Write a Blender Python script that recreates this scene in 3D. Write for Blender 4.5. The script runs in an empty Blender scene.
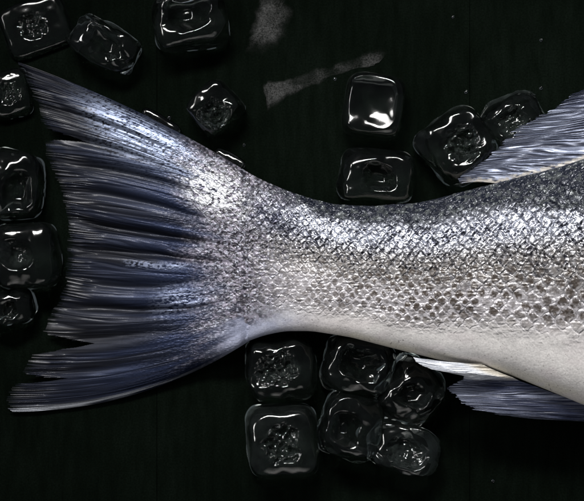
import bpy, math
import numpy as np
from mathutils import Vector

SC = bpy.context.scene
COL = SC.collection
S = 0.0004            # metres per layout unit
H = 1500.0            # camera height in layout units
CX, CY = 292.0, 250.5

# ------------------------------------------------------------------ camera, world, lamps
cam = bpy.data.cameras.new('camera')
cam.sensor_fit = 'HORIZONTAL'
cam.sensor_width = 36.0
cam.lens = 36.0 * H / 584.0
cam.clip_start = 0.01
cam.clip_end = 20.0
camo = bpy.data.objects.new('camera', cam)
camo.location = (0, 0, H * S)
COL.objects.link(camo)
SC.camera = camo

w = bpy.data.worlds.new("World")
SC.world = w
w.use_nodes = True
w.node_tree.nodes['Background'].inputs['Color'].default_value = (0.80, 0.88, 1.0, 1)
w.node_tree.nodes['Background'].inputs['Strength'].default_value = 0.06

def softbox(name, loc, target, sx, sy, power, spread, col):
    l = bpy.data.lights.new(name, 'AREA')
    l.shape = 'RECTANGLE'
    l.size, l.size_y = sx * S, sy * S
    l.energy = power
    l.spread = math.radians(spread)
    l.color = col
    o = bpy.data.objects.new(name, l)
    o.location = Vector(loc) * S
    d = (Vector(target) - Vector(loc))
    q = d.to_track_quat('-Z', 'Y')
    o.rotation_euler = q.to_euler()
    COL.objects.link(o)
    return o
softbox('window_softbox', (40, 850, 960), (240, 0, 0), 1250, 170, 0.72, 46, (1.0, 0.985, 0.965))
softbox('side_softbox', (-900, 420, 900), (150, 70, 0), 1300, 160, 0.13, 34, (1.0, 0.985, 0.965))
softbox('fill_softbox', (250, -1250, 950), (170, -40, 0), 1800, 1100, 0.13, 46, (1.0, 0.97, 0.94))

SC.view_settings.view_transform = 'Standard'
SC.view_settings.look = 'None'
SC.view_settings.exposure = 0.0
SC.view_settings.gamma = 1.0
SC.cycles.use_denoising = True
SC.cycles.denoiser = 'OPENIMAGEDENOISE'
SC.cycles.denoising_input_passes = 'RGB_ALBEDO_NORMAL'
SC.cycles.max_bounces = 10
SC.cycles.transmission_bounces = 10
SC.cycles.transparent_max_bounces = 12
SC.cycles.caustics_reflective = False
SC.cycles.caustics_refractive = True
SC.cycles.sample_clamp_indirect = 1.0
SC.cycles.blur_glossy = 1.0

# ------------------------------------------------------------------ numpy helpers
def W(px, py, z):
    """layout point (px right, py down) seen at height z -> world metres"""
    px, py, z = np.broadcast_arrays(np.asarray(px, float), np.asarray(py, float), np.asarray(z, float))
    k = (H - z) / H
    return np.stack([(px - CX) * k * S, (CY - py) * k * S, z * S], -1)

def hsh(*idx):
    n = np.zeros(np.broadcast(*idx).shape, np.uint64) + np.uint64(1469598103)
    for k, a in enumerate(idx):
        n = (n ^ (np.asarray(a).astype(np.int64).astype(np.uint64) * np.uint64(0x9E3779B97F4A7C15))) * np.uint64(0xBF58476D1CE4E5B9)
        n ^= n >> np.uint64(29)
    n = n * np.uint64(0x94D049BB133111EB)
    n ^= n >> np.uint64(32)
    return (n & np.uint64(0xFFFFFF)).astype(np.float64) / float(0xFFFFFF)

def vn2(x, y, seed=0):
    xi, yi = np.floor(x), np.floor(y)
    fx, fy = x - xi, y - yi
    fx = fx * fx * (3 - 2 * fx); fy = fy * fy * (3 - 2 * fy)
    a = hsh(xi, yi, seed); b = hsh(xi + 1, yi, seed)
    c = hsh(xi, yi + 1, seed); d = hsh(xi + 1, yi + 1, seed)
    return (a * (1 - fx) + b * fx) * (1 - fy) + (c * (1 - fx) + d * fx) * fy

def vn3(x, y, z, seed=0):
    zi = np.floor(z); fz = z - zi; fz = fz * fz * (3 - 2 * fz)
    out = 0
    xi, yi = np.floor(x), np.floor(y)
    fx, fy = x - xi, y - yi
    fx = fx * fx * (3 - 2 * fx); fy = fy * fy * (3 - 2 * fy)
    for dz, wz in ((0, 1 - fz), (1, fz)):
        a = hsh(xi, yi, zi + dz, seed); b = hsh(xi + 1, yi, zi + dz, seed)
        c = hsh(xi, yi + 1, zi + dz, seed); d = hsh(xi + 1, yi + 1, zi + dz, seed)
        out = out + wz * ((a * (1 - fx) + b * fx) * (1 - fy) + (c * (1 - fx) + d * fx) * fy)
    return out

def fbm2(x, y, seed=0, n=3):
    s, a, t = 0, 1.0, 0
    for k in range(n):
        s = s + a * vn2(x * 2 ** k, y * 2 ** k, seed + 17 * k); t += a; a *= 0.5
    return s / t

def sst(a, b, x):
    t = np.clip((x - a) / (b - a), 0, 1)
    return t * t * (3 - 2 * t)

def mix(a, b, t):
    return a * (1 - t) + b * t

def mixc(c, col, t):
    return c * (1 - t[..., None]) + np.array(col) * t[..., None]

def smooth_curve(xs, ys, q, sig=10.0):
    """piecewise linear through the knots, softened"""
    g = np.linspace(-2.5, 2.5, 21)
    wt = np.exp(-g * g / 2); wt /= wt.sum()
    q = np.asarray(q, float)
    return sum(wi * np.interp(q + gi * sig, xs, ys) for wi, gi in zip(wt, g))

def make_mesh(name, verts, faces, mat, attrs=None, parent=None, smooth=True):
    me = bpy.data.meshes.new(name)
    verts = np.asarray(verts, np.float32).reshape(-1, 3)
    me.vertices.add(len(verts))
    me.vertices.foreach_set('co', verts.ravel())
    flat, starts, n = [], [], 0
    for f in (faces if isinstance(faces, list) else [faces]):
        f = np.asarray(f, np.int32)
        flat.append(f.ravel())
        starts.append(np.arange(len(f), dtype=np.int32) * f.shape[1] + n)
        n += f.size
    flat = np.concatenate(flat); starts = np.concatenate(starts)
    me.loops.add(len(flat)); me.loops.foreach_set('vertex_index', flat)
    me.polygons.add(len(starts)); me.polygons.foreach_set('loop_start', starts)
    me.update(calc_edges=True)
    me.polygons.foreach_set('use_smooth', np.full(len(starts), smooth, bool))
    for k, v in (attrs or {}).items():
        v = np.asarray(v, np.float32)
        if v.ndim == 2:
            at = me.attributes.new(k, 'FLOAT_COLOR', 'POINT')
            at.data.foreach_set('color', np.concatenate([v, np.ones((len(v), 1), np.float32)], 1).ravel())
        else:
            at = me.attributes.new(k, 'FLOAT', 'POINT')
            at.data.foreach_set('value', v)
    me.materials.append(mat)
    me.validate()
    o = bpy.data.objects.new(name, me)
    COL.objects.link(o)
    if parent is not None:
        o.parent = parent
    return o

def grid_faces(nu, nv, off=0, flip=False, close_v=False):
    i = np.arange(nu - 1)[:, None]
    j = np.arange(nv if close_v else nv - 1)[None, :]
    j2 = (j + 1) % nv
    a = i * nv + j; b = (i + 1) * nv + j; c = (i + 1) * nv + j2; d = i * nv + j2
    f = np.stack([a, b, c, d], -1).reshape(-1, 4) + off
    return f[:, ::-1] if flip else f

def tag(o, label, cat, group=None, kind=None):
    if label: o['label'] = label
    if cat: o['category'] = cat
    if group: o['group'] = group
    if kind: o['kind'] = kind
    return o

# ------------------------------------------------------------------ materials
def new_mat(name):
    m = bpy.data.materials.new(name); m.use_nodes = True
    nt = m.node_tree
    return m, nt, nt.nodes['Principled BSDF'], nt.nodes['Material Output']

def attr(nt, name):
    n = nt.nodes.new('ShaderNodeAttribute'); n.attribute_name = name
    return n

def flesh_material(name, coat=0.12, grain=0.0, sheer=False):
    m, nt, p, out = new_mat(name)
    L = nt.links.new
    a = attr(nt, 'pigment')
    nz = nt.nodes.new('ShaderNodeTexNoise')
    nz.inputs['Scale'].default_value = 1500.0
    nz.inputs['Detail'].default_value = 3.0
    tc = nt.nodes.new('ShaderNodeTexCoord')
    L(tc.outputs['Object'], nz.inputs['Vector'])
    mr = nt.nodes.new('ShaderNodeMapRange')
    mr.inputs['From Min'].default_value = 0.3; mr.inputs['From Max'].default_value = 0.7
    mr.inputs['To Min'].default_value = 0.84; mr.inputs['To Max'].default_value = 1.13
    L(nz.outputs['Fac'], mr.inputs['Value'])
    mx = nt.nodes.new('ShaderNodeVectorMath'); mx.operation = 'SCALE'
    L(a.outputs['Color'], mx.inputs[0]); L(mr.outputs['Result'], mx.inputs['Scale'])
    L(mx.outputs['Vector'], p.inputs['Base Color'])
    L(attr(nt, 'silver').outputs['Fac'], p.inputs['Metallic'])
    L(attr(nt, 'rough').outputs['Fac'], p.inputs['Roughness'])
    p.inputs['Specular IOR Level'].default_value = 0.45
    p.inputs['Coat Weight'].default_value = coat
    p.inputs['Coat Roughness'].default_value = 0.12
    p.inputs['Coat IOR'].default_value = 1.33
    if sheer:
        tr = nt.nodes.new('ShaderNodeBsdfTransparent')
        ms = nt.nodes.new('ShaderNodeMixShader')
        L(attr(nt, 'opacity').outputs['Fac'], ms.inputs['Fac'])
        L(tr.outputs['BSDF'], ms.inputs[1]); L(p.outputs['BSDF'], ms.inputs[2])
        L(ms.outputs['Shader'], out.inputs['Surface'])
    return m

MAT_SKIN = flesh_material('fish_skin')
MAT_FIN = flesh_material('fin_membrane', coat=0.1, sheer=True)

def glassy(nt, ior, rough, tint):
    """clear body: sharp refraction under a slightly soft wet reflection"""
    L = nt.links.new
    g = nt.nodes.new('ShaderNodeBsdfGlossy'); g.inputs['Roughness'].default_value = rough
    g.inputs['Color'].default_value = (1, 1, 1, 1)
    r = nt.nodes.new('ShaderNodeBsdfRefraction'); r.inputs['Roughness'].default_value = 0.02
    r.inputs['IOR'].default_value = ior; r.inputs['Color'].default_value = tint
    f = nt.nodes.new('ShaderNodeFresnel'); f.inputs['IOR'].default_value = ior + .14
    ms = nt.nodes.new('ShaderNodeMixShader')
    L(f.outputs['Fac'], ms.inputs['Fac']); L(r.outputs['BSDF'], ms.inputs[1]); L(g.outputs['BSDF'], ms.inputs[2])
    return ms, (g, r, f)

def ice_material():
    m, nt, p, out = new_mat('melting_ice')
    L = nt.links.new
    nt.nodes.remove(p)
    gl, shaded = glassy(nt, 1.31, 0.10, (0.93, 0.97, 0.96, 1))
    tc = nt.nodes.new('ShaderNodeTexCoord')
    df = nt.nodes.new('ShaderNodeBsdfDiffuse'); df.inputs['Color'].default_value = (0.30, 0.37, 0.36, 1)
    cl = nt.nodes.new('ShaderNodeTexNoise'); cl.inputs['Scale'].default_value = 170.0; cl.inputs['Detail'].default_value = 5.0
    L(tc.outputs['Object'], cl.inputs['Vector'])
    mr = nt.nodes.new('ShaderNodeMapRange'); mr.inputs['From Min'].default_value = 0.35; mr.inputs['From Max'].default_value = 0.75
    mr.inputs['To Min'].default_value = 0.25; mr.inputs['To Max'].default_value = 1.0
    L(cl.outputs['Fac'], mr.inputs['Value'])
    mu = nt.nodes.new('ShaderNodeMath'); mu.operation = 'MULTIPLY'
    L(mr.outputs['Result'], mu.inputs[0]); L(attr(nt, 'frost').outputs['Fac'], mu.inputs[1])
    ms = nt.nodes.new('ShaderNodeMixShader')
    L(mu.outputs[0], ms.inputs['Fac']); L(gl.outputs['Shader'], ms.inputs[1]); L(df.outputs['BSDF'], ms.inputs[2])
    L(ms.outputs['Shader'], out.inputs['Surface'])
    return m
MAT_ICE = ice_material()

def water_material():
    m, nt, p, out = new_mat('clear_water')
    nt.nodes.remove(p)
    gl, _ = glassy(nt, 1.33, 0.10, (0.97, 0.99, 1, 1))
    nt.links.new(gl.outputs['Shader'], out.inputs['Surface'])
    return m
MAT_WATER = water_material()

def board_material():
    m, nt, p, out = new_mat('dark_stained_wood')
    L = nt.links.new
    tc = nt.nodes.new('ShaderNodeTexCoord')
    mp = nt.nodes.new('ShaderNodeMapping'); mp.inputs['Scale'].default_value = (300, 60, 60)
    L(tc.outputs['Object'], mp.inputs['Vector'])
    g = nt.nodes.new('ShaderNodeTexNoise'); g.inputs['Scale'].default_value = 1.0; g.inputs['Detail'].default_value = 6.0
    L(mp.outputs['Vector'], g.inputs['Vector'])
    b = nt.nodes.new('ShaderNodeTexNoise'); b.inputs['Scale'].default_value = 22.0; b.inputs['Detail'].default_value = 5.0
    L(tc.outputs['Object'], b.inputs['Vector'])
    s = nt.nodes.new('ShaderNodeTexNoise'); s.inputs['Scale'].default_value = 1400.0; s.inputs['Detail'].default_value = 2.0
    L(tc.outputs['Object'], s.inputs['Vector'])
    ad = nt.nodes.new('ShaderNodeMath'); ad.operation = 'MULTIPLY'
    L(g.outputs['Fac'], ad.inputs[0]); L(b.outputs['Fac'], ad.inputs[1])
    a2 = nt.nodes.new('ShaderNodeMath'); a2.operation = 'MULTIPLY'
    L(ad.outputs[0], a2.inputs[0]); L(s.outputs['Fac'], a2.inputs[1])
    cr = nt.nodes.new('ShaderNodeValToRGB')
    cr.color_ramp.elements[0].position = 0.05; cr.color_ramp.elements[0].color = (0.0012, 0.0020, 0.0013, 1)
    cr.color_ramp.elements[1].position = 0.24; cr.color_ramp.elements[1].color = (0.0030, 0.0047, 0.0034, 1)
    L(a2.outputs[0], cr.inputs['Fac']); L(cr.outputs['Color'], p.inputs['Base Color'])
    p.inputs['Roughness'].default_value = 0.55
    p.inputs['Specular IOR Level'].default_value = 0.0
    bp = nt.nodes.new('ShaderNodeBump'); bp.inputs['Strength'].default_value = 0.25; bp.inputs['Distance'].default_value = 0.0004
    L(g.outputs['Fac'], bp.inputs['Height']); L(bp.outputs['Normal'], p.inputs['Normal'])
    return m
MAT_BOARD = board_material()

def smear_material():
    m, nt, p, out = new_mat('dried_salt_film')
    L = nt.links.new
    tc = nt.nodes.new('ShaderNodeTexCoord')
    s = nt.nodes.new('ShaderNodeTexNoise'); s.inputs['Scale'].default_value = 1700.0; s.inputs['Detail'].default_value = 2.0
    L(tc.outputs['Object'], s.inputs['Vector'])
    b = nt.nodes.new('ShaderNodeTexNoise'); b.inputs['Scale'].default_value = 110.0; b.inputs['Detail'].default_value = 4.0
    L(tc.outputs['Object'], b.inputs['Vector'])
    mu = nt.nodes.new('ShaderNodeMath'); mu.operation = 'MULTIPLY'
    L(s.outputs['Fac'], mu.inputs[0]); L(b.outputs['Fac'], mu.inputs[1])
    mr = nt.nodes.new('ShaderNodeMapRange'); mr.inputs['From Min'].default_value = 0.12; mr.inputs['From Max'].default_value = 0.42
    mr.inputs['To Min'].default_value = 0.05; mr.inputs['To Max'].default_value = 0.9
    L(mu.outputs[0], mr.inputs['Value'])
    m2 = nt.nodes.new('ShaderNodeMath'); m2.operation = 'MULTIPLY'
    L(mr.outputs['Result'], m2.inputs[0]); L(attr(nt, 'opacity').outputs['Fac'], m2.inputs[1])
    p.inputs['Base Color'].default_value = (0.0062, 0.0071, 0.0067, 1)
    p.inputs['Roughness'].default_value = 0.6
    tr = nt.nodes.new('ShaderNodeBsdfTransparent'); ms = nt.nodes.new('ShaderNodeMixShader')
    L(m2.outputs[0], ms.inputs['Fac']); L(tr.outputs['BSDF'], ms.inputs[1]); L(p.outputs['BSDF'], ms.inputs[2])
    L(ms.outputs['Shader'], out.inputs['Surface'])
    return m
MAT_SMEAR = smear_material()

# ------------------------------------------------------------------ the table (setting)
def make_table():
    vs, fs = [], []
    edges = [-700, -470, -157, 157, 470, 783, 1090, 1400]
    for x0, x1 in zip(edges[:-1], edges[1:]):
        x0 += 0.05; x1 -= 0.05; c = 0.8
        prof = [(x0, -40), (x0, -c), (x0 + c * .35, -c * .35), (x0 + c, 0), (x1 - c, 0), (x1 - c * .35, -c * .35), (x1, -c), (x1, -40)]
        for yy in (-700, 1200):
            base = len(vs)
            for px, z in prof:
                vs.append(((px - CX) * S, (CY - yy) * S, z * S))
        n = len(prof); b0 = len(vs) - 2 * n
        for k in range(n):
            k2 = (k + 1) % n
            fs.append([b0 + k, b0 + k2, b0 + n + k2, b0 + n + k])
    o = make_mesh('table', np.array(vs), np.array(fs), MAT_BOARD, smooth=False)
    tag(o, 'nearly black stained plank tabletop under the fish and ice', 'table', kind='structure')
make_table()

# ------------------------------------------------------------------ the fish
XT = [180, 240, 262, 290, 312, 335, 370, 420, 470, 520, 560, 584, 640, 720, 800, 880, 940, 990, 1015]
YT = [132, 168, 180, 192, 199, 204.5, 206.5, 203, 190, 177, 167, 159, 143, 132, 138, 165, 200, 245, 285]
XB = [180, 232, 248, 265, 285, 312, 350, 400, 440, 480, 520, 560, 584, 640, 720, 800, 880, 940, 990, 1015]
YB = [368, 349, 341, 335, 331, 331, 337, 350, 360, 366, 379, 395, 405, 425, 436, 428, 398, 365, 325, 295]
XH = [240, 300, 400, 500, 584, 700, 800, 900, 1015]
HB = [17, 27, 41, 52, 60, 66, 64, 46, 4]
ZC = [32, 38, 47, 56, 63, 68, 66, 58, 50]
top_of = lambda x: smooth_curve(XT, YT, x, 5)
bot_of = lambda x: smooth_curve(XB, YB, x, 5)
half_of = lambda x: smooth_curve(XH, HB, x, 14)
zc_of = lambda x: smooth_curve(XH, ZC, x, 14)

NR = 34.0
_xx = np.arange(100, 1030, 1.0)
_rowh = (bot_of(_xx) - top_of(_xx)) / 2 * math.pi / NR
_cc = np.cumsum(1.0 / (1.42 * np.clip(_rowh, 3.5, 12)))
col_of = lambda x: np.interp(x, _xx, _cc)

def shingles(c, r, seed=3):
    """overlapping scales on a staggered lattice; free edges point to the tail"""
    Rx, Ry, asp = 1.75, 1.08, 1.42
    best = np.full(c.shape, -1e9); u = np.zeros(c.shape); wv = np.zeros(c.shape)
    bi = np.zeros(c.shape); bj = np.zeros(c.shape)
    j0 = np.floor(r)
    for dj in (-1, 0, 1, 2):
        j = j0 + dj
        odd = np.mod(j, 2) * 0.5
        i0 = np.floor(c - odd)
        for di in (-1, 0, 1, 2):
            i = i0 + di
            jx = (hsh(i, j, seed) - 0.5) * 0.22; jy = (hsh(i, j, seed + 1) - 0.5) * 0.22
            uu = (i + odd + jx - c) * asp / Rx
            ww = (r - j - jy) / Ry
            ok = (uu * uu + ww * ww < 1) & (i + odd + jx > best)
            best = np.where(ok, i + odd + jx, best)
            u = np.where(ok, uu, u); wv = np.where(ok, ww, wv)
            bi = np.where(ok, i, bi); bj = np.where(ok, j, bj)
    return u, wv, bi, bj

def wrist_pigment(px, py, vv):
    """purplish brown skin over the tail wrist, silver flecked, pale lavender along its lower edge"""
    c = np.array((.085, .078, .098)) * (.35 + 1.6 * sst(.35, .68, fbm2(px / 2.6, py / 2.0, 27, 2)))[..., None]
    c = mixc(c, (.014, .014, .022), sst(.54, .64, fbm2(px / 4.5, py / 2.8, 28, 2)) * .8)
    c = mixc(c, (.34, .35, .42), sst(.62, .72, fbm2(px / 2.2, py / 1.6, 26, 2)) * .6)
    shine = np.exp(-(((px - 212) / 26) ** 2 + ((py - 191 - (px - 212) * .35) / 17) ** 2))  # highlight on the upper tail wrist, painted into the pigment
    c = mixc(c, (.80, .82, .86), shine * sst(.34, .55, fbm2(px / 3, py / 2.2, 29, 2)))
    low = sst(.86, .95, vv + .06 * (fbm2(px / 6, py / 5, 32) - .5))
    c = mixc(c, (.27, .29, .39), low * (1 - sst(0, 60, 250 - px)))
    return c, .45 * shine + .20 * (1 - low), shine, low

def skin_detail(px, py, th, xs, seed=0):
    """height (layout units) and pigment for scaled skin. th: 0 back edge .. pi belly edge; all arrays same shape"""
    vv = (1 - np.cos(th)) / 2
    c = col_of(xs); r = th / math.pi * NR
    wob = mix(.34, .16, sst(.35, .55, vv))
    c2 = c + wob * (fbm2(px / 14, py / 14, 5) - .5) * 2; r2 = r + wob * (fbm2(px / 14, py / 14, 9) - .5) * 2
    u, wv, bi, bj = shingles(c2, r2)
    e = 1 - np.sqrt(u * u + wv * wv)
    R1, R2, R3, R4 = (hsh(bi, bj, 40 + k) for k in range(4))
    size = np.clip(np.interp(xs, [200, 300, 584], [0.5, 0.75, 1.15]), 0.3, 1.3)
    # zones
    backb = np.interp(xs, [240, 300, 400, 480, 584], [.06, .09, .13, .15, .20]) + (fbm2(px / 22, py / 9, 21) - .5) * .10
    bellyb = np.interp(xs, [240, 300, 400, 540, 584], [.83, .87, .85, .77, .74]) + (fbm2(px / 30, py / 12, 22) - .5) * .05
    back = 1 - sst(-.035, .05, vv - backb)
    belly = sst(-.13, .11, vv - bellyb + .05 * (fbm2(px / 6, py / 4, 24, 2) - .5))
    silv = np.exp(-((vv - (backb + .11)) / .10) ** 2)
    spotz = sst(.40, .52, vv) * (1 - belly)
    # relief
    edge = sst(0, .22, e)
    h = (0.25 + 0.75 * (u * .5 + .5)) * mix(2.0, .9, spotz) * edge
    h += (R1 - .5) * 2.4 * wv * edge + (R2 - .5) * 1.6 * u * edge
    fall = 1 - .97 * sst(0, .7, belly)
    n1 = (fbm2((px + py) / 8.2, (py - px) / 2.35, 31, 3) - .5) * 2
    n2 = (fbm2((px - py) / 8.2, (py + px) / 2.35, 37, 3) - .5) * 2
    crum = mix(n1, n2, sst(-.25, .25, wv + (fbm2(px / 9, py / 9, 38) - .5) * .9))
    rip = (fbm2(px / 6.5, py / 1.7, 33, 2) - .5) * 2
    amp = mix(1.0, .7, spotz)
    h = h * size * fall + (crum * mix(1.75, .6, spotz) + rip * mix(.5, 1.3, sst(.22, .42, vv) * (1 - .6 * spotz))) * amp * (1 - .97 * sst(0, .8, belly))
    h += (fbm2(px / 1.3, py / 1.3, 35, 1) - .5) * .12 * (1 - .55 * belly)
    h += (fbm2(px / 26, py / 20, 36, 2) - .5) * 4.0 * (1 - .95 * belly)
    # pigment
    col = np.zeros(px.shape + (3,)) + np.array((.27, .28, .33))
    col = mixc(col, (.60, .63, .72), silv * sst(.35, .6, crum * .5 + .5 + (R3 - .5) * .5))
    col = mixc(col, (.335, .318, .305), sst(.24, .40, vv) * .8)
    dash = sst(.05, .4, -rip) * sst(.22, .36, vv) * (1 - sst(.55, .75, vv))
    col = mixc(col, (.055, .052, .058), dash * .35)
    pat = .5 - .38 * crum + (fbm2(px / 14, py / 8, 51, 2) - .5) * .5 * (1 - sst(.25, .4, vv)) + (R4 - .5) * .16
    flecks = sst(.52, .66, pat)
    col = mixc(col, (.030, .032, .050), flecks * (.9 - .30 * spotz) * (1 - belly))
    rim = 1 - sst(.02, .14, e)
    col = mixc(col, (.028, .030, .040), rim * .62 * sst(.35, .7, fbm2(px / 7, py / 6, 53, 2)) * (1 - belly))
    pale = sst(.16, .24, e) * (1 - sst(.26, .40, e)) * sst(-.2, .5, u)
    col = mixc(col, (.66, .67, .72), pale * mix(.6, .18, spotz) * (1 - belly) * (1 - back))
    # one dark blotch per scale on the flank
    bl = 1 - sst(.17 + .12 * R4, .36 + .12 * R4, np.sqrt((u - .62) ** 2 * 1.5 + wv ** 2 * .55) + (fbm2(px / 2.2, py / 2.2, 61, 2) - .5) * .40)
    keep = .5 + .5 * sst(.12, .5, R1 + .25 * np.interp(xs, [300, 420], [.3, .7]))
    spz = sst(.30, .46, vv) * (1 - sst(-.10, .06, vv - bellyb - .03 * (R3 - .5)))
    col = mixc(col, (.52, .50, .53), sst(.48, .64, vv) * spz * .75)
    pep = sst(.56, .68, fbm2(px / 2.4, py / 1.8, 63, 2))
    col = mixc(col, (.06, .055, .06), pep * spz * .28)
    col = mixc(col, (.050, .040, .034), bl * (.85 + .15 * sst(.35, .55, fbm2(px / 1.8, py / 1.8, 64, 2))) * spz * keep * np.interp(xs, [250, 310, 380], [.35, .8, 1.0]))
    bk = np.array((.004, .006, .013)) + np.array((.040, .044, .040)) * sst(.5, .66, fbm2(px / 4.2, py / 3.0, 71, 3))[..., None]
    col = col * (1 - (back * .96)[..., None]) + bk * (back * .96)[..., None]
    wr = np.exp(-(((px - 262) / 34) ** 2 + ((py - 214 - (px - 262) * .25) / 17) ** 2)) * sst(.35, .6, fbm2(px / 5, py / 4, 74, 2) + .12)
    col = mixc(col, (.016, .02, .042), np.clip(wr * 1.2, 0, .95))
    bcol = np.array((.74, .715, .70)) * (.9 + .2 * fbm2(px / 9, py / 9, 81, 3))[..., None]
    bcol = mixc(bcol, (.70, .66, .57), sst(.93, .99, vv))
    bcol = mixc(bcol, (.71, .66, .66), sst(.45, .65, fbm2(px / 24, py / 12, 82)) * .6)
    bcol = mixc(bcol, (.29, .31, .40), (1 - sst(250, 340, px)) * .9)
    spk = sst(.81, .86, fbm2(px / 1.5, py / 1.5, 83, 2))
    bcol = mixc(bcol, (.16, .13, .13), spk * .7)
    col = col * (1 - belly[..., None]) + bcol * belly[..., None]
    met = mix(.86, .34, sst(.36, .56, vv)) * (1 - belly) * (1 - .6 * back) * (1 - .9 * bl * spz)
    tw = (1 - sst(238, 312, px + 34 * (fbm2(px / 5, py / 4, 95, 3) - .5))) * (1 - .55 * wr)
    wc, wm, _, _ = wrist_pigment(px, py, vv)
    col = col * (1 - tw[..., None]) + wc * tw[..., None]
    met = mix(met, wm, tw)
    rough = mix(.33, .42, belly) + (R2 - .5) * .12
    return h, col, met, rough

def make_body(parent):
    xs = np.concatenate([np.arange(228, 604, .40), np.arange(604, 690, .7), np.arange(690, 1012, 2.5), [1012, 1014.5]])
    th = np.concatenate([np.linspace(0, math.pi, 600), np.linspace(math.pi, 2 * math.pi, 42)[1:-1]])
    X, T = np.meshgrid(xs, th, indexing='ij')
    t, b = top_of(xs)[:, None], bot_of(xs)[:, None]
    hb, zc = half_of(xs)[:, None], zc_of(xs)[:, None]
    a = (b - t) / 2; m = (b + t) / 2
    PY = m - a * np.cos(T)
    vis = T <= math.pi
    pw = 0.9
    Z = zc + hb * np.sign(np.sin(T)) * np.abs(np.sin(T)) ** pw
    h, col, met, rough = skin_detail(X, PY, np.clip(T, 0, math.pi), X)
    h *= np.where(vis, 1, 0) * sst(0, .18, np.sin(np.clip(T, 0, math.pi))) ** .6
    nz = np.clip(np.sin(T), 0, 1)
    Z = Z + h * (.35 + .65 * nz)
    PY = PY - h * .45 * np.cos(T) * np.where(vis, 1, 0)
    sink = (1 - sst(226, 250, X + 16 * (fbm2(PY / 5, X / 5, 91) - .5))) * 7 * np.where(vis, 1, 0)
    Z -= sink
    col[~vis] = (.6, .57, .54); met[~vis] = .05
    V = W(X, PY, Z)
    nu, nv = X.shape
    f = grid_faces(nu, nv, close_v=True, flip=False)
    verts = V.reshape(-1, 3)
    # caps
    c0 = verts[:nv].mean(0); c1 = verts[-nv:].mean(0)
    verts = np.concatenate([verts, [c0, c1]])
    k = np.arange(nv); k2 = (k + 1) % nv
    tri0 = np.stack([np.full(nv, nu * nv), k, k2], 1)
    tri1 = np.stack([np.full(nv, nu * nv + 1), (nu - 1) * nv + k2, (nu - 1) * nv + k], 1)
    ext = lambda A, v: np.concatenate([A.reshape((nu * nv,) + A.shape[2:]), v])
    return make_mesh('body', verts, [f, tri0, tri1], MAT_SKIN,
                     dict(pigment=ext(col, np.full((2, 3), .4)), silver=ext(met, [0, 0]), rough=ext(rough, [.4, .4])), parent)

def bez(p0, p1, p2, u):
    return (1 - u) ** 2 * p0 + 2 * u * (1 - u) * p1 + u * u * p2

def ray_relief(v, u, n0, seed):
    """branching fin rays: ridge height 0..1 and a fine filament mask"""
    v = v + (vn2(v * n0 * .7, u * 1.3, seed + 31) - .5) * 1.3 / n0 + (vn2(v * n0 * 3, u * 2, seed + 32) - .5) * .35 / n0
    r1 = np.abs(np.cos(math.pi * n0 * v)); r2 = np.abs(np.cos(math.pi * n0 * 2 * v + .4)); r3 = np.abs(np.cos(math.pi * n0 * 4 * v + 1.1))
    a = mix(r1, r2, sst(.2, .4, u)); a = mix(a, r3, sst(.5, .75, u))
    st = vn2(v * n0 * 9, u * 5, seed) * .6 + vn2(v * n0 * 22, u * 9, seed + 1) * .4
    return a, st

def sheet(name, PX, PY, Z, thick, col, met, rough, op, keep, parent, seams=()):
    nu, nv = PX.shape
    top = W(PX, PY, Z).reshape(-1, 3)
    f = grid_faces(nu, nv)
    kf = keep[:-1, :-1].ravel()
    f = f[kf]
    # underside at a quarter of the density
    iu = np.unique(np.concatenate([np.arange(0, nu, 4), [nu - 1]])); iv = np.unique(np.concatenate([np.arange(0, nv, 4), [nv - 1]]))
    sub = np.ix_(iu, iv)
    low = W(PX[sub], PY[sub], np.maximum((Z - thick)[sub], .6)).reshape(-1, 3)
    fb = grid_faces(len(iu), len(iv), off=nu * nv, flip=True)
    fb = fb[(keep[sub] & (op[sub] > .75))[:-1, :-1].ravel()]
    cat = lambda A: np.concatenate([A.reshape((nu * nv,) + A.shape[2:]), A[sub].reshape((len(iu) * len(iv),) + A.shape[2:])])
    at = dict(pigment=cat(col), silver=cat(met), rough=cat(rough), opacity=cat(op))
    o = make_mesh(name, np.concatenate([top, low]), [f, fb], MAT_FIN, at, parent)
    return o

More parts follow.
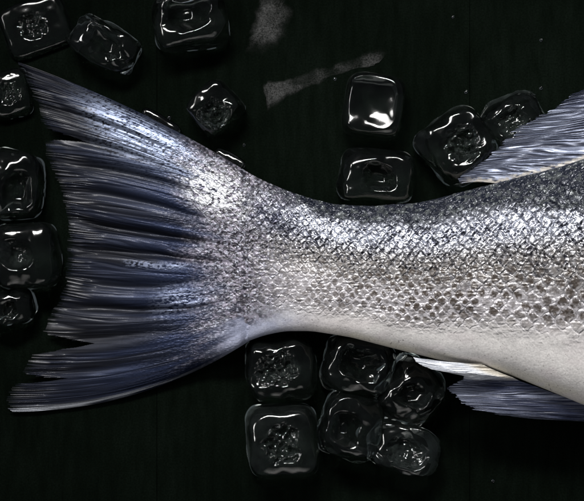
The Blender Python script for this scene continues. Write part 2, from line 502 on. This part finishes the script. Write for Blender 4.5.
def make_caudal(parent):
    tips = np.array([
        (0, 18, 62), (.05, 21, 73), (.11, 29, 92), (.17, 36, 108), (.205, 40, 121), (.25, 43, 143), (.29, 47, 163), (.35, 56, 183), (.42, 62, 206),
        (.5, 66, 235), (.57, 66, 262), (.63, 62, 285), (.68, 55, 302), (.72, 44, 322), (.76, 36, 340), (.80, 27, 358), (.84, 20, 371), (.88, 13, 383),
        (.92, 6, 394), (.97, 2, 404), (1.0, 13, 412)])
    nu, nv = 560, 1080
    u = np.linspace(0, 1, nu)[:, None] * np.ones((1, nv)); v = np.linspace(0, 1, nv)[None, :] * np.ones((nu, 1))
    tx = np.interp(v, tips[:, 0], tips[:, 1]); ty = np.interp(v, tips[:, 0], tips[:, 2])
    x0 = 250.0
    ya, yb = float(top_of(x0)), float(bot_of(x0))
    thv = v * math.pi
    sy = mix(mix(ya, yb, v), (ya + yb) / 2 - (yb - ya) / 2 * np.cos(thv), .45)
    # straight spread keeps the rays evenly spaced; the outer rays bow outwards
    smx = np.interp(v, [0, .15, .3, .5, .7, .85, 1], [18, 30, 50, 62, 50, 22, 10]); smy = np.interp(v, [0, .25, .5, .75, 1], [62, 150, 235, 325, 412])
    cx = mix(140., (x0 + smx) / 2, 1 - np.abs(2 * v - 1) ** 2)
    cy_edge = np.where(v < .5, 105., 412.)
    cy = mix((sy + smy) / 2, cy_edge, np.abs(2 * v - 1) ** 1.6)
    PX = bez(np.full_like(u, x0), cx, tx, u); PY = bez(sy, cy, ty, u)
    wig = (fbm2(v * 26, u * 2, 5) - .5) * 4 * sst(.15, .9, u) * np.minimum(1, 12 * np.minimum(v, 1 - v))
    PY = PY + wig * .55
    # thickness: blends the tail wrist into a thin fan
    prof_p = mix(2.1, 7.0, sst(0, .3, u))
    prof = np.clip(1 - np.abs(2 * v - 1) ** prof_p, 0, 1) ** (1 / prof_p * .95 + .02)
    hb = np.interp(u, [0, .08, .2, .4, .7, 1], [float(half_of(x0)) - .8, 14.5, 9.5, 5.5, 3.2, 2.0])
    zc = np.interp(u, [0, .1, .3, .6, 1], [float(zc_of(x0)), 31, 24, 17, 11])
    zc = mix(zc, 3.0, np.abs(2 * v - 1) ** 5 * sst(.04, .25, u))
    Z = zc + hb * prof
    # folds: long dark pleats between ray bundles
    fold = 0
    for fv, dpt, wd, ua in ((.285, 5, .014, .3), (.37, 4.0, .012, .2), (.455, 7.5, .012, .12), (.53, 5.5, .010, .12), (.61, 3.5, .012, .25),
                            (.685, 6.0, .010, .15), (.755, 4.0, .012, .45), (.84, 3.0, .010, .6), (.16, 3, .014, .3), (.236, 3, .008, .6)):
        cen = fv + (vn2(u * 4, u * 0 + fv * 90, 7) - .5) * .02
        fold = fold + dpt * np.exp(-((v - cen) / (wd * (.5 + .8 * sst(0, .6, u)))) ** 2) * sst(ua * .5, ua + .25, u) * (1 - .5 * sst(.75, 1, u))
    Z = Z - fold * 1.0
    rd, st = ray_relief(v, u, 17, 3)
    sel = sst(.15, .35, u)
    Z += (rd - .5) * .5 * sel * mix(1, .7, u) + (st - .5) * .65 * sst(.05, .4, u)
    Z += (fbm2(v * 12, u * 2, 13, 2) - .5) * 3.5 * sst(.1, .6, u)
    # scaly wrist running onto the fan
    th = np.clip(.06 * math.pi + v * .88 * math.pi, 0, math.pi)
    hs, cs, ms_, rs = skin_detail(PX, PY, thv, PX, seed=4)
    base = 1 - sst(.10, .42, u + (fbm2(v * 30, u * 6, 15, 2) - .5) * .28 + .10 * np.abs(2 * v - 1) * (v > .5))
    base = np.clip(base, 0, 1)
    Z += hs * .55 * base * np.clip(prof, 0, 1)
    gran = (fbm2(PX / 2.4, PY / 1.1, 17, 2) - .5)
    Z += gran * .9 * np.exp(-((u - .25) / .2) ** 2)
    Z -= 3 * (1 - sst(0, .05, u))
    # pigment
    blue = np.array((.024, .040, .110)); dark = np.array((.004, .005, .011)); pal = np.array((.09, .125, .23))
    streak = vn2(v * 170 + vn2(v * 20, u * 2, 18) * 3, u * 5, 19) * .45 + vn2(v * 420, u * 9, 20) * .55
    col = blue * (.72 + .56 * streak)[..., None]
    col = mixc(col, pal, np.clip(sst(.62, .88, streak) * .30 + .10 * rd * sst(.3, .8, st), 0, 1) * .8)
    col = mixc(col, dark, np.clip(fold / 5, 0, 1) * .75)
    col = mixc(col, dark, sst(.55, .7, fbm2(v * 22, u * 1.6, 24, 2)) * .6 * sst(.2, .4, u))
    col = col * mix(.42, .14, sst(.2, .85, u))[..., None]
    # silvery leading bundle of the upper lobe
    lead = np.exp(-((v - .10 - .06 * (1 - u)) / .095) ** 2) * (1 - sst(.55, .85, u)) * sst(.0, .12, u)
    col = mixc(col, (.19, .225, .32), lead * sst(.35, .6, streak * .6 + gran + .3))
    pale_sheen = np.exp(-((v - .66) / .035) ** 2) * (1 - sst(.35, .55, u)) + np.exp(-((v - .555 + .012 * (vn2(u * 9, v * 0, 66) - .5)) / .007) ** 2) * (1 - sst(.62, .7, u)) * sst(.3, .4, u)  # pale lower streak, plus a thin sheen highlight painted across mid-fan
    col = mixc(col, (.17, .195, .28), np.clip(pale_sheen, 0, 1) * sst(.4, .65, streak * .55 + gran + .3))
    wrist, wmet, shine, low = wrist_pigment(PX, PY, (1 - np.cos(thv)) / 2)
    col = col * (1 - base[..., None]) + wrist * base[..., None]
    # filament fringe
    nfil = 125
    ph = v * nfil + 3.2 * vn2(v * 34, u * 2.2, 44) + 1.2 * vn2(v * 90, u * 5, 45)
    k = np.floor(ph); fr = ph - k
    strand = 1 - np.abs(2 * fr - 1)
    rk = hsh(k, k * 0 + 3, 5); rk2 = hsh(k, k * 0 + 9, 8)
    ufr = .86 + .07 * (vn2(v * 24, v * 0, 55) - .5)
    fz = sst(-.07, .06, u - ufr + .05 * (vn2(v * 70, v * 0, 57) - .5))
    col = mixc(col, (.17, .17, .18), fz * sst(.35, .95, strand) * rk2 ** 1.5 * sst(.25, .6, vn2(v * 60, u * 14, 47)))
    col = mixc(col, (.006, .007, .012), fz * sst(.35, .75, 1 - strand) * .85)
    op = 1 - fz * (1 - np.clip(strand * .8 + .55 - .75 * sst(.91, 1, u) - .3 * sst(.95, 1, u), .05, 1)) 
    op = np.clip(op, 0, 1)
    keep = u < 1 - .012 * rk ** 2 - .02 * vn2(v * 40, v * 0, 48)
    for vg, ug, wg in ((.231, .77, .016), (.762, .72, .028), (.866, .78, .019)):
        wd = wg * np.clip((u - ug) / (1 - ug), 0, 1)
        keep = keep & ~(np.abs(v - vg + .004 * (vn2(u * 16, v * 0 + vg * 50, 71) - .5)) < wd * (.85 + .3 * vn2(v * 160, u * 0, 72)))
    edgeray = (v > .985) | (v < .012)
    op = np.where(edgeray, 1, op); keep = keep | edgeray
    Z += fz * (rk2 - .5) * 2.5 * strand + fz * strand * .6
    rim = sst(.972, .986, v) * (1 - sst(.996, 1, v)) * sst(.15, .4, u)
    col = mixc(col, (.40, .42, .46), rim * .75 * sst(.35, .6, streak + .1))
    met = mix(.66 + .1 * lead, wmet, base)
    rough = np.clip(.52 + .14 * (st - .5) - .08 * lead - .17 * base - .12 * pale_sheen + .12 * sst(.6, .9, u), .2, .65)
    Z = np.maximum(Z, 1.6)
    return sheet('caudal_fin', PX, PY, Z, 1.2 + 1.7 * hb * prof, col, np.clip(met, 0, .8), rough, op, keep, parent)

def fan_fin(name, knots, zr, zt, nray, cfun, seed, parent, bow=0.0, nu=380, nv=560, fringe=.8):
    K = np.array(knots, float)
    u = np.linspace(0, 1, nu)[:, None] * np.ones((1, nv)); v = np.linspace(0, 1, nv)[None, :] * np.ones((nu, 1))
    g = lambda i: np.interp(v, K[:, 0], K[:, i])
    tx, ty, rx, ry = g(1), g(2), g(3), g(4)
    PX = mix(rx, tx, u); PY = mix(ry, ty, u) + bow * u * (1 - u) * 4
    PY = PY + (fbm2(v * 14, u * 3, seed + 3) - .5) * 4 * sst(.1, .6, u) * np.minimum(1, 10 * np.minimum(v, 1 - v))
    Z = mix(zr(v), zt(v), u) + (fbm2(v * 6, u * 2.5, seed, 2) - .5) * 7
    rd, st = ray_relief(v, u, nray, seed)
    pro = np.clip(np.minimum(v, 1 - v) * 25, 0, 1)
    Z += (rd - .5) * 1.1 + (st - .5) * .8
    col, met, op0, frm = cfun(u, v, PX, PY, rd, st)
    nfil = nray * 4
    ph = v * nfil + 2.5 * vn2(v * nray * 1.6, u * 2, seed + 9)
    k = np.floor(ph); fr = ph - k; strand = 1 - np.abs(2 * fr - 1)
    rk = hsh(k, k * 0 + 1, seed); rk2 = hsh(k, k * 0 + 2, seed)
    kb = np.floor(v * nray * 1.3); rb = vn2(v * nray * 1.3, v * 0, seed + 5)
    fz = sst(fringe - .05, fringe + .12, u) * frm
    op = np.clip(op0 * (1 - fz * (1 - np.clip(strand * 1.5, .1, 1))), 0, 1)
    keep = u < 1 - (.05 * rk ** 1.6 + .05 * rb + .05 * vn2(v * nray, v * 0, seed + 7)) * np.clip(frm + .15, 0, 1)
    rough = np.clip(.42 + .16 * (st - .5), .18, .6)
    thick = mix(3.0, 1.0, u)
    return sheet(name, PX, PY, np.maximum(Z, 1.5), thick, col, met, rough, op, keep, parent)

def dorsal_col(u, v, PX, PY, rd, st):
    s = vn2(v * 60, u * 5, 3) * .6 + vn2(v * 140, u * 8, 4) * .4
    col = np.array((.085, .098, .145)) * (.25 + 1.1 * rd * (.4 + st))[..., None]
    col = mixc(col, (.36, .40, .52), sst(.48, .75, s) * sst(.3, .7, rd) * .9)
    col = mixc(col, (.012, .015, .035), sst(.50, .75, 1 - rd) * .9)
    col = col * .7
    dark = 1 - sst(.0, .45, v)
    col = mixc(col, (.010, .014, .036), dark * .8 * sst(.2, .5, 1 - s + .15))
    low = sst(.93, .985, v + .02 * (fbm2(PX / 5, PY / 5, 8) - .5))
    d = top_of(PX) - PY
    low = np.clip(np.maximum(low, 1 - sst(2.0, 5, d + 3 * (fbm2(PX / 4, PY / 3, 9) - .5))), 0, 1) * sst(458, 475, PX)
    col = mixc(col, (.22, .205, .19), low * sst(.3, .55, fbm2(PX / 3.5, PY / 2.5, 10, 2)))
    return col, .45 * (1 - low), np.clip(.8 + .4 * rd, 0, 1), 1 + 0 * u

def anal_col(u, v, PX, PY, rd, st):
    s = vn2(v * 60, u * 4, 13) * .6 + vn2(v * 140, u * 7, 14) * .4
    col = np.array((.022, .028, .060)) * (.4 + 1.2 * s)[..., None]
    tipg = sst(.45, 1.0, u)
    col = mixc(col, (.32, .35, .46), tipg * sst(.35, .65, s * .6 + rd * .4) * .75)
    col = mixc(col, (.34, .37, .48), np.exp(-((v - .52) / .05) ** 2) * sst(.35, .6, s) * .6)
    sp = 1 - sst(.26, .32, v)
    col = mixc(col, np.array((.66, .68, .73)), sp * (.75 + .25 * rd))
    col = mixc(col, (.50, .44, .33), sp * (1 - sst(.1, .35, u)) * .7)
    return col, .12 + .1 * sp, np.clip(.86 + .2 * rd + sp, 0, 1), 1 - .9 * sp

def make_fish():
    root = bpy.data.objects.new('fish', None)
    root.location = W(420, 280, 0)
    root.empty_display_size = .02
    COL.objects.link(root)
    tag(root, 'silver scaled raw fish, its blue tail fin spread among ice cubes', 'fish')
    parts = [make_body(root), make_caudal(root)]
    parts.append(fan_fin('dorsal_fin', [
        (0, 578, 90, 720, 62), (.12, 552, 103, 700, 88), (.25, 530, 117, 680, 102), (.4, 510, 131, 650, 118), (.55, 492, 146, 622, 138),
        (.7, 476, 160, 592, 156), (.85, 461, 171, 548, 171), (.95, 453, 178, 515, 179), (1, 457, 184, 500, 184)],
        lambda v: 56, lambda v: 34, 17, dorsal_col, 101, root, bow=-2))
    parts.append(fan_fin('anal_fin', [
        (0, 412, 357, 482, 364), (.1, 415, 362, 492, 369), (.2, 430, 370, 504, 374), (.265, 464, 376, 512, 377), (.32, 458, 379, 520, 381),
        (.42, 443, 387, 540, 388), (.52, 443, 393, 556, 394), (.65, 450, 402, 590, 406), (.8, 468, 410, 630, 418), (.9, 490, 415, 660, 424), (1.0, 520, 418, 690, 424)],
        lambda v: 62 + 10 * (1 - sst(.2, .4, v)), lambda v: 52 + 26 * (1 - sst(.2, .36, v)), 15, anal_col, 131, root, bow=1, fringe=.86))
    root_inv = root.matrix_world.inverted()
    for p in parts:
        p.matrix_parent_inverse.identity()
        p.location = -root.location
make_fish()

# ------------------------------------------------------------------ ice
def ice_cube(cx, cy, wd, dp, rot, label, height=44, p=5.0, pits=(), seed=0, taper=.14, melt=2.2, frost=.065, tilt=(0, 0), lift=0):
    """melted ice cube: rounded block with hollow pits in the top. pits: (x, y, radius, depth, roughness) in -1..1 of the top"""
    N = 56
    t = np.sin(np.linspace(-1, 1, N + 1) * math.pi / 4) / math.sin(math.pi / 4)
    A, B = np.meshgrid(t, t, indexing='ij')
    pts, fcs, off = [], [], 0
    for ax in range(3):
        for sg in (-1, 1):
            q = np.zeros((N + 1, N + 1, 3)); q[..., ax] = sg
            o1, o2 = [k for k in range(3) if k != ax]
            q[..., o1] = A; q[..., o2] = B
            f = grid_faces(N + 1, N + 1, off, flip=(sg > 0) == (ax == 1))
            fcs.append(f); pts.append(q.reshape(-1, 3)); off += (N + 1) ** 2
    P = np.concatenate(pts); F = np.concatenate(fcs)
    key = np.round(P, 5)
    uq, idx, inv = np.unique(key, axis=0, return_index=True, return_inverse=True)
    P = P[idx]; F = inv.ravel()[F]
    Q = P / (np.abs(P) ** p).sum(1, keepdims=True) ** (1 / p)
    x, y, z = Q.T.copy()
    tp = sst(.05, .75, z)
    fr = np.full(len(x), frost) * (.12 + 1.0 * (1 - sst(-.9, .35, z)))
    dz = np.zeros(len(x))
    for (hx, hy, hr, hd, ro) in pits:
        wob = 1 + .22 * (vn3(x * 2.2 + seed, y * 2.2, z * 0, seed + 5) - .5)
        d = (np.abs(x - hx) ** 2.5 + np.abs(y - hy) ** 2.5) ** .4 / (hr * wob)
        d = d + (vn3(x * 3.4, y * 3.4, z * 0 + seed, seed + 6) - .5) * (.22 if hd != 10.5 else .03)
        bowl = (1 - sst(.25, 1.2, d)) * tp if hd != 10.5 else np.clip(1 - (d / 1.12) ** 1.35, 0, 1) * tp
        dz -= hd * bowl
        if ro:
            m = (1 - sst(.70, 1.15, d)) * tp
            n = (vn3(x * 8 + seed, y * 8, z * 2, seed + 7) - .5) * 1.0 + (vn3(x * 17, y * 17 + seed, z * 2, seed + 8) - .5) * .8
            dz += 1.5 * ro * n * m
            fr = fr + .025 * m
    tz = z * .5 + .5
    sc = 1 - taper * tz
    n1 = lambda f, s: (vn3(x * f + 7.3, y * f + seed * 1.7, z * f, s) - .5) * 2
    X = x * sc * wd / 2 + n1(1.3, seed) * melt * 1.3 + n1(3.2, seed + 1) * melt * .45 + n1(6.5, seed + 11) * melt * .10
    Y = y * sc * dp / 2 + n1(1.3, seed + 2) * melt * 1.3 + n1(3.2, seed + 3) * melt * .45 + n1(6.5, seed + 12) * melt * .10
    Z = tz * height + dz + n1(1.5, seed + 4) * melt * 1.2 * tz + n1(4.0, seed + 13) * melt * .28 * tz + tp * (X * tilt[0] + Y * tilt[1])
    c, s_ = math.cos(math.radians(rot)), math.sin(math.radians(rot))
    X, Y = X * c - Y * s_, X * s_ + Y * c
    k = (H - 22) / H
    loc = W(cx, cy, 22.0); loc[2] = lift * S
    V = np.stack([X * k, Y * k, Z - Z.min() - 1.5], 1) * S
    o = make_mesh('ice_cube', V, F, MAT_ICE, dict(frost=np.clip(fr, 0, .8)))
    o.location = loc
    tag(o, label, 'ice cube', 'ice cubes scattered round the fish')
    return o

ICE = [
    # cx, cy, w, d, rot, label, kwargs
    (106, 44, 72, 46, -28, 'low clear ice cube with a bright slanting edge, above the top tail lobe', dict(pits=[(.05, -.05, .62, 13, 0)], height=40, seed=1, melt=3.4, p=3.6, tilt=(-.04, .05))),
    (190, 20, 78, 60, 8, 'ice cube cut by the top edge of the photo with a dark square hollow', dict(pits=[(-.1, .1, .62, 17, 0)], seed=2)),
    (215, 107, 50, 48, 42, 'lone diamond turned ice cube with a crumpled silvery patch, above the tail wrist', dict(pits=[(-.25, -.25, .62, 9, 7.5)], seed=3, height=40)),
    (374, 106, 62, 66, -8, 'ice cube with a bright ring shaped hollow, upper one of the pair above the back', dict(pits=[(-.16, .04, .84, 10.5, 0)], seed=24, height=46, melt=.8, p=5.0, taper=.08)),
    (377, 176, 80, 54, -3, 'ice cube touching the fish back, directly below the bright ringed cube', dict(pits=[(0, -.1, .5, 15, 0)], seed=5, height=40)),
    (458, 146, 74, 73, 36, 'ice cube with crinkled glittering middle at the tip of the dorsal fin', dict(pits=[(.05, .0, .6, 10, 7)], seed=6, melt=3.4, p=3.8, height=42)),
    (515, 121, 68, 58, 24, 'ice cube with broken bright rim half under the dorsal fin', dict(pits=[(-.1, 0, .6, 11, 3)], seed=7, melt=3.6, p=3.2, height=36)),
    (12, 184, 64, 74, -6, 'ice cube with a pale crescent hollow, uppermost of three beside the tail at left', dict(pits=[(.2, -.25, .55, 16, 0)], seed=8, melt=3.2, p=4.0)),
    (26, 256, 68, 70, 3, 'square ice cube at the left photo edge, beside the middle of the tail', dict(pits=[(-.2, .05, .5, 14, 2.0)], seed=9, height=42)),
    (8, 309, 58, 38, 12, 'small dull ice cube lowest on the left photo edge, above the lower tail lobe', dict(pits=[(0, 0, .5, 8, 0)], seed=10, p=3.0, height=34)),
    (33, 24, 72, 58, 20, 'dim ice cube with a ring of tiny glints in the top left corner', dict(pits=[(0, 0, .45, 5, 4)], seed=11, height=13, frost=.05, melt=.9, p=6.0)),
    (6, 92, 46, 52, 12, 'dim ice cube on the left photo edge beside the tip of the upper tail lobe', dict(pits=[(.1, 0, .5, 5, 3)], seed=12, height=18, frost=.04, melt=1.2)),
    (281, 369, 72, 66, 5, 'ice cube with glittering crinkled top tucked under the belly edge at the tail wrist', dict(pits=[(-.1, .15, .62, 8, 6)], seed=13, melt=2.8, height=40)),
    (283, 442, 74, 78, 3, 'large square ice cube with crackled frosty middle, lowest left of the lower group', dict(pits=[(0, .05, .58, 9, 7)], seed=14, height=46, frost=.14)),
    (358, 366, 76, 60, -8, 'ice cube with dark round hollow pressed against the belly, in the lower group', dict(pits=[(.0, .1, .6, 17, 0)], seed=15, melt=3.0, p=4.2, height=40)),
    (352, 426, 66, 72, -14, 'ice cube with a small bright curved glint, in the middle of the lower group', dict(pits=[(-.15, -.1, .5, 14, 0)], seed=16, melt=3.2, p=3.6, height=44)),
    (410, 392, 64, 70, -38, 'ice cube next to the pale tip of the anal fin', dict(pits=[(.05, -.05, .55, 14, 0)], seed=17, melt=3.6, p=3.2, height=38)),
    (404, 449, 78, 54, -14, 'wedge shaped ice cube, lowest right of the lower group', dict(pits=[(.0, .0, .55, 11, 2.5)], seed=18, melt=3.6, p=3.2, height=38, frost=.14)),
]
for cx_, cy_, w_, d_, r_, lab, kw in ICE:
    ice_cube(cx_, cy_, w_, d_, r_, lab, **kw)

# ------------------------------------------------------------------ water and marks on the table
def water_bead(pts, radius, label, hgt=.7, seed=0):
    """a bead of melt water lying along a line"""
    P = np.array(pts, float); n = 90; m = 22
    d = np.concatenate([[0], np.cumsum(np.hypot(*np.diff(P[:, :2], axis=0).T))])
    q = np.linspace(0, d[-1], n)
    cx, cy, cz = smooth_curve(d, P[:, 0], q, 4), smooth_curve(d, P[:, 1], q, 4), smooth_curve(d, P[:, 2], q, 4)
    tx, ty = np.gradient(cx), np.gradient(cy); ln = np.hypot(tx, ty); nx, ny = -ty / ln, tx / ln
    s = np.linspace(0, 1, n)
    r = radius * np.clip(1 - np.abs(2 * s - 1) ** 4, 0.02, 1) ** .5 * (.9 + .2 * vn2(s * 5, s * 0, seed))
    a = np.linspace(0, 2 * math.pi, m, endpoint=False)
    X = cx[:, None] + nx[:, None] * r[:, None] * np.cos(a); Y = cy[:, None] + ny[:, None] * r[:, None] * np.cos(a)
    Z = cz[:, None] + np.maximum(r[:, None] * hgt * np.sin(a), -.2 * r[:, None])
    o = make_mesh('water_bead', W(X, Y, Z).reshape(-1, 3), grid_faces(n, m, close_v=True), MAT_WATER)
    tag(o, label, 'water bead', 'beads of melt water along the tail fin edge')
water_bead([(141, 109, 3), (152, 115.5, 3), (165, 124, 3), (182, 135, 3)], 6.0, 'long shining bead of water along the upper edge of the tail fin', seed=3)
water_bead([(214, 150, 6), (228, 158, 8), (246, 167, 12)], 6.0, 'short shining bead of water where the tail fin meets the back', seed=5)

def smear(poly, label, seed):
    P = np.array(poly, float); c = P.mean(0)
    n = 160; nr = 30
    d = np.concatenate([P, P[:1]]); L = np.concatenate([[0], np.cumsum(np.hypot(*np.diff(d, axis=0).T))])
    q = np.linspace(0, L[-1], n, endpoint=False)
    bx, by = np.interp(q, L, d[:, 0]), np.interp(q, L, d[:, 1])
    bx += (fbm2(q / 9, q * 0, seed, 3) - .5) * 7; by += (fbm2(q / 9, q * 0 + 5, seed, 3) - .5) * 7
    t = np.linspace(0, 1, nr)[:, None]
    ax = c + ((P[P[:, 0].argmax()] - P[P[:, 0].argmin()]) if np.ptp(P[:, 0]) > 80 else np.zeros(2)) * (np.clip((bx - c[0]) / max(np.ptp(P[:, 0]), 1), -.45, .45))[:, None]
    X = ax[:, 0] + (bx - ax[:, 0]) * t; Y = ax[:, 1] + (by - ax[:, 1]) * t
    Z = .55 + .5 * (1 - t ** 4) + 0 * X
    op = (1 - sst(.35, 1.0, t)) * (.25 + 1.1 * sst(.3, .65, fbm2(X / 16, Y / 16, seed, 3)))
    op = np.clip(op, 0, 1)
    o = make_mesh('salt_smear', W(X, Y, Z).reshape(-1, 3), grid_faces(nr, n, close_v=True, flip=True), MAT_SMEAR, dict(opacity=op.ravel()))
    tag(o, label, 'smear', 'grey smears dried on the table')
smear([(246, 55), (251, 20), (258, -6), (283, -8), (293, 12), (288, 32), (276, 50), (262, 57)], 'broad grainy grey smear at the top edge of the photo', 3)
smear([(262, 84), (287, 78), (316, 70), (345, 61), (378, 49), (387, 53), (374, 65), (346, 73), (322, 82), (303, 91), (284, 100), (268, 114)], 'faint grey slanting smear on the bare table left of the ringed ice cube', 5)

def droplet(x, y, r, label):
    n, m = 14, 24
    a = np.linspace(0, math.pi / 2, n)[:, None]; b = np.linspace(0, 2 * math.pi, m, endpoint=False)[None, :]
    wob = 1 + .15 * np.sin(2 * b + x)
    X = r * np.cos(a) * np.cos(b) * wob; Y = r * np.cos(a) * np.sin(b) * 1.25 * wob; Z = r * .75 * np.sin(a) + 0 * b
    V = np.concatenate([np.stack([X, Y, Z], -1).reshape(-1, 3), [(0, 0, 0)]]) * S
    k = np.arange(m)
    cap = np.stack([np.full(m, n * m), (k + 1) % m, k], 1)
    o = make_mesh('water_droplet', V, [grid_faces(n, m, close_v=True, flip=True), cap], MAT_WATER)
    o.location = W(x, y, .4)
    tag(o, label, 'droplet', 'water droplets on the table')
droplet(541, 40, 1.5, 'tiny water droplet on bare table in the upper right')
droplet(541, 88, 1.7, 'tiny water droplet just above the dorsal fin')
droplet(453, 17, 1.3, 'tiny water droplet near the top edge right of centre')
droplet(335, 79, 1.5, 'tiny water droplet just left of the ringed ice cube')
droplet(466, 92, 1.6, 'tiny water droplet above the crinkled ice cube by the dorsal fin')
droplet(169, 118, 1.9, 'tiny water droplet beside the long water bead on the tail edge')
droplet(244, 145, 1.4, 'tiny water droplet on the table right of the diamond turned ice cube')
droplet(493, 481, 1.4, 'tiny water droplet on the bare table at the lower right')
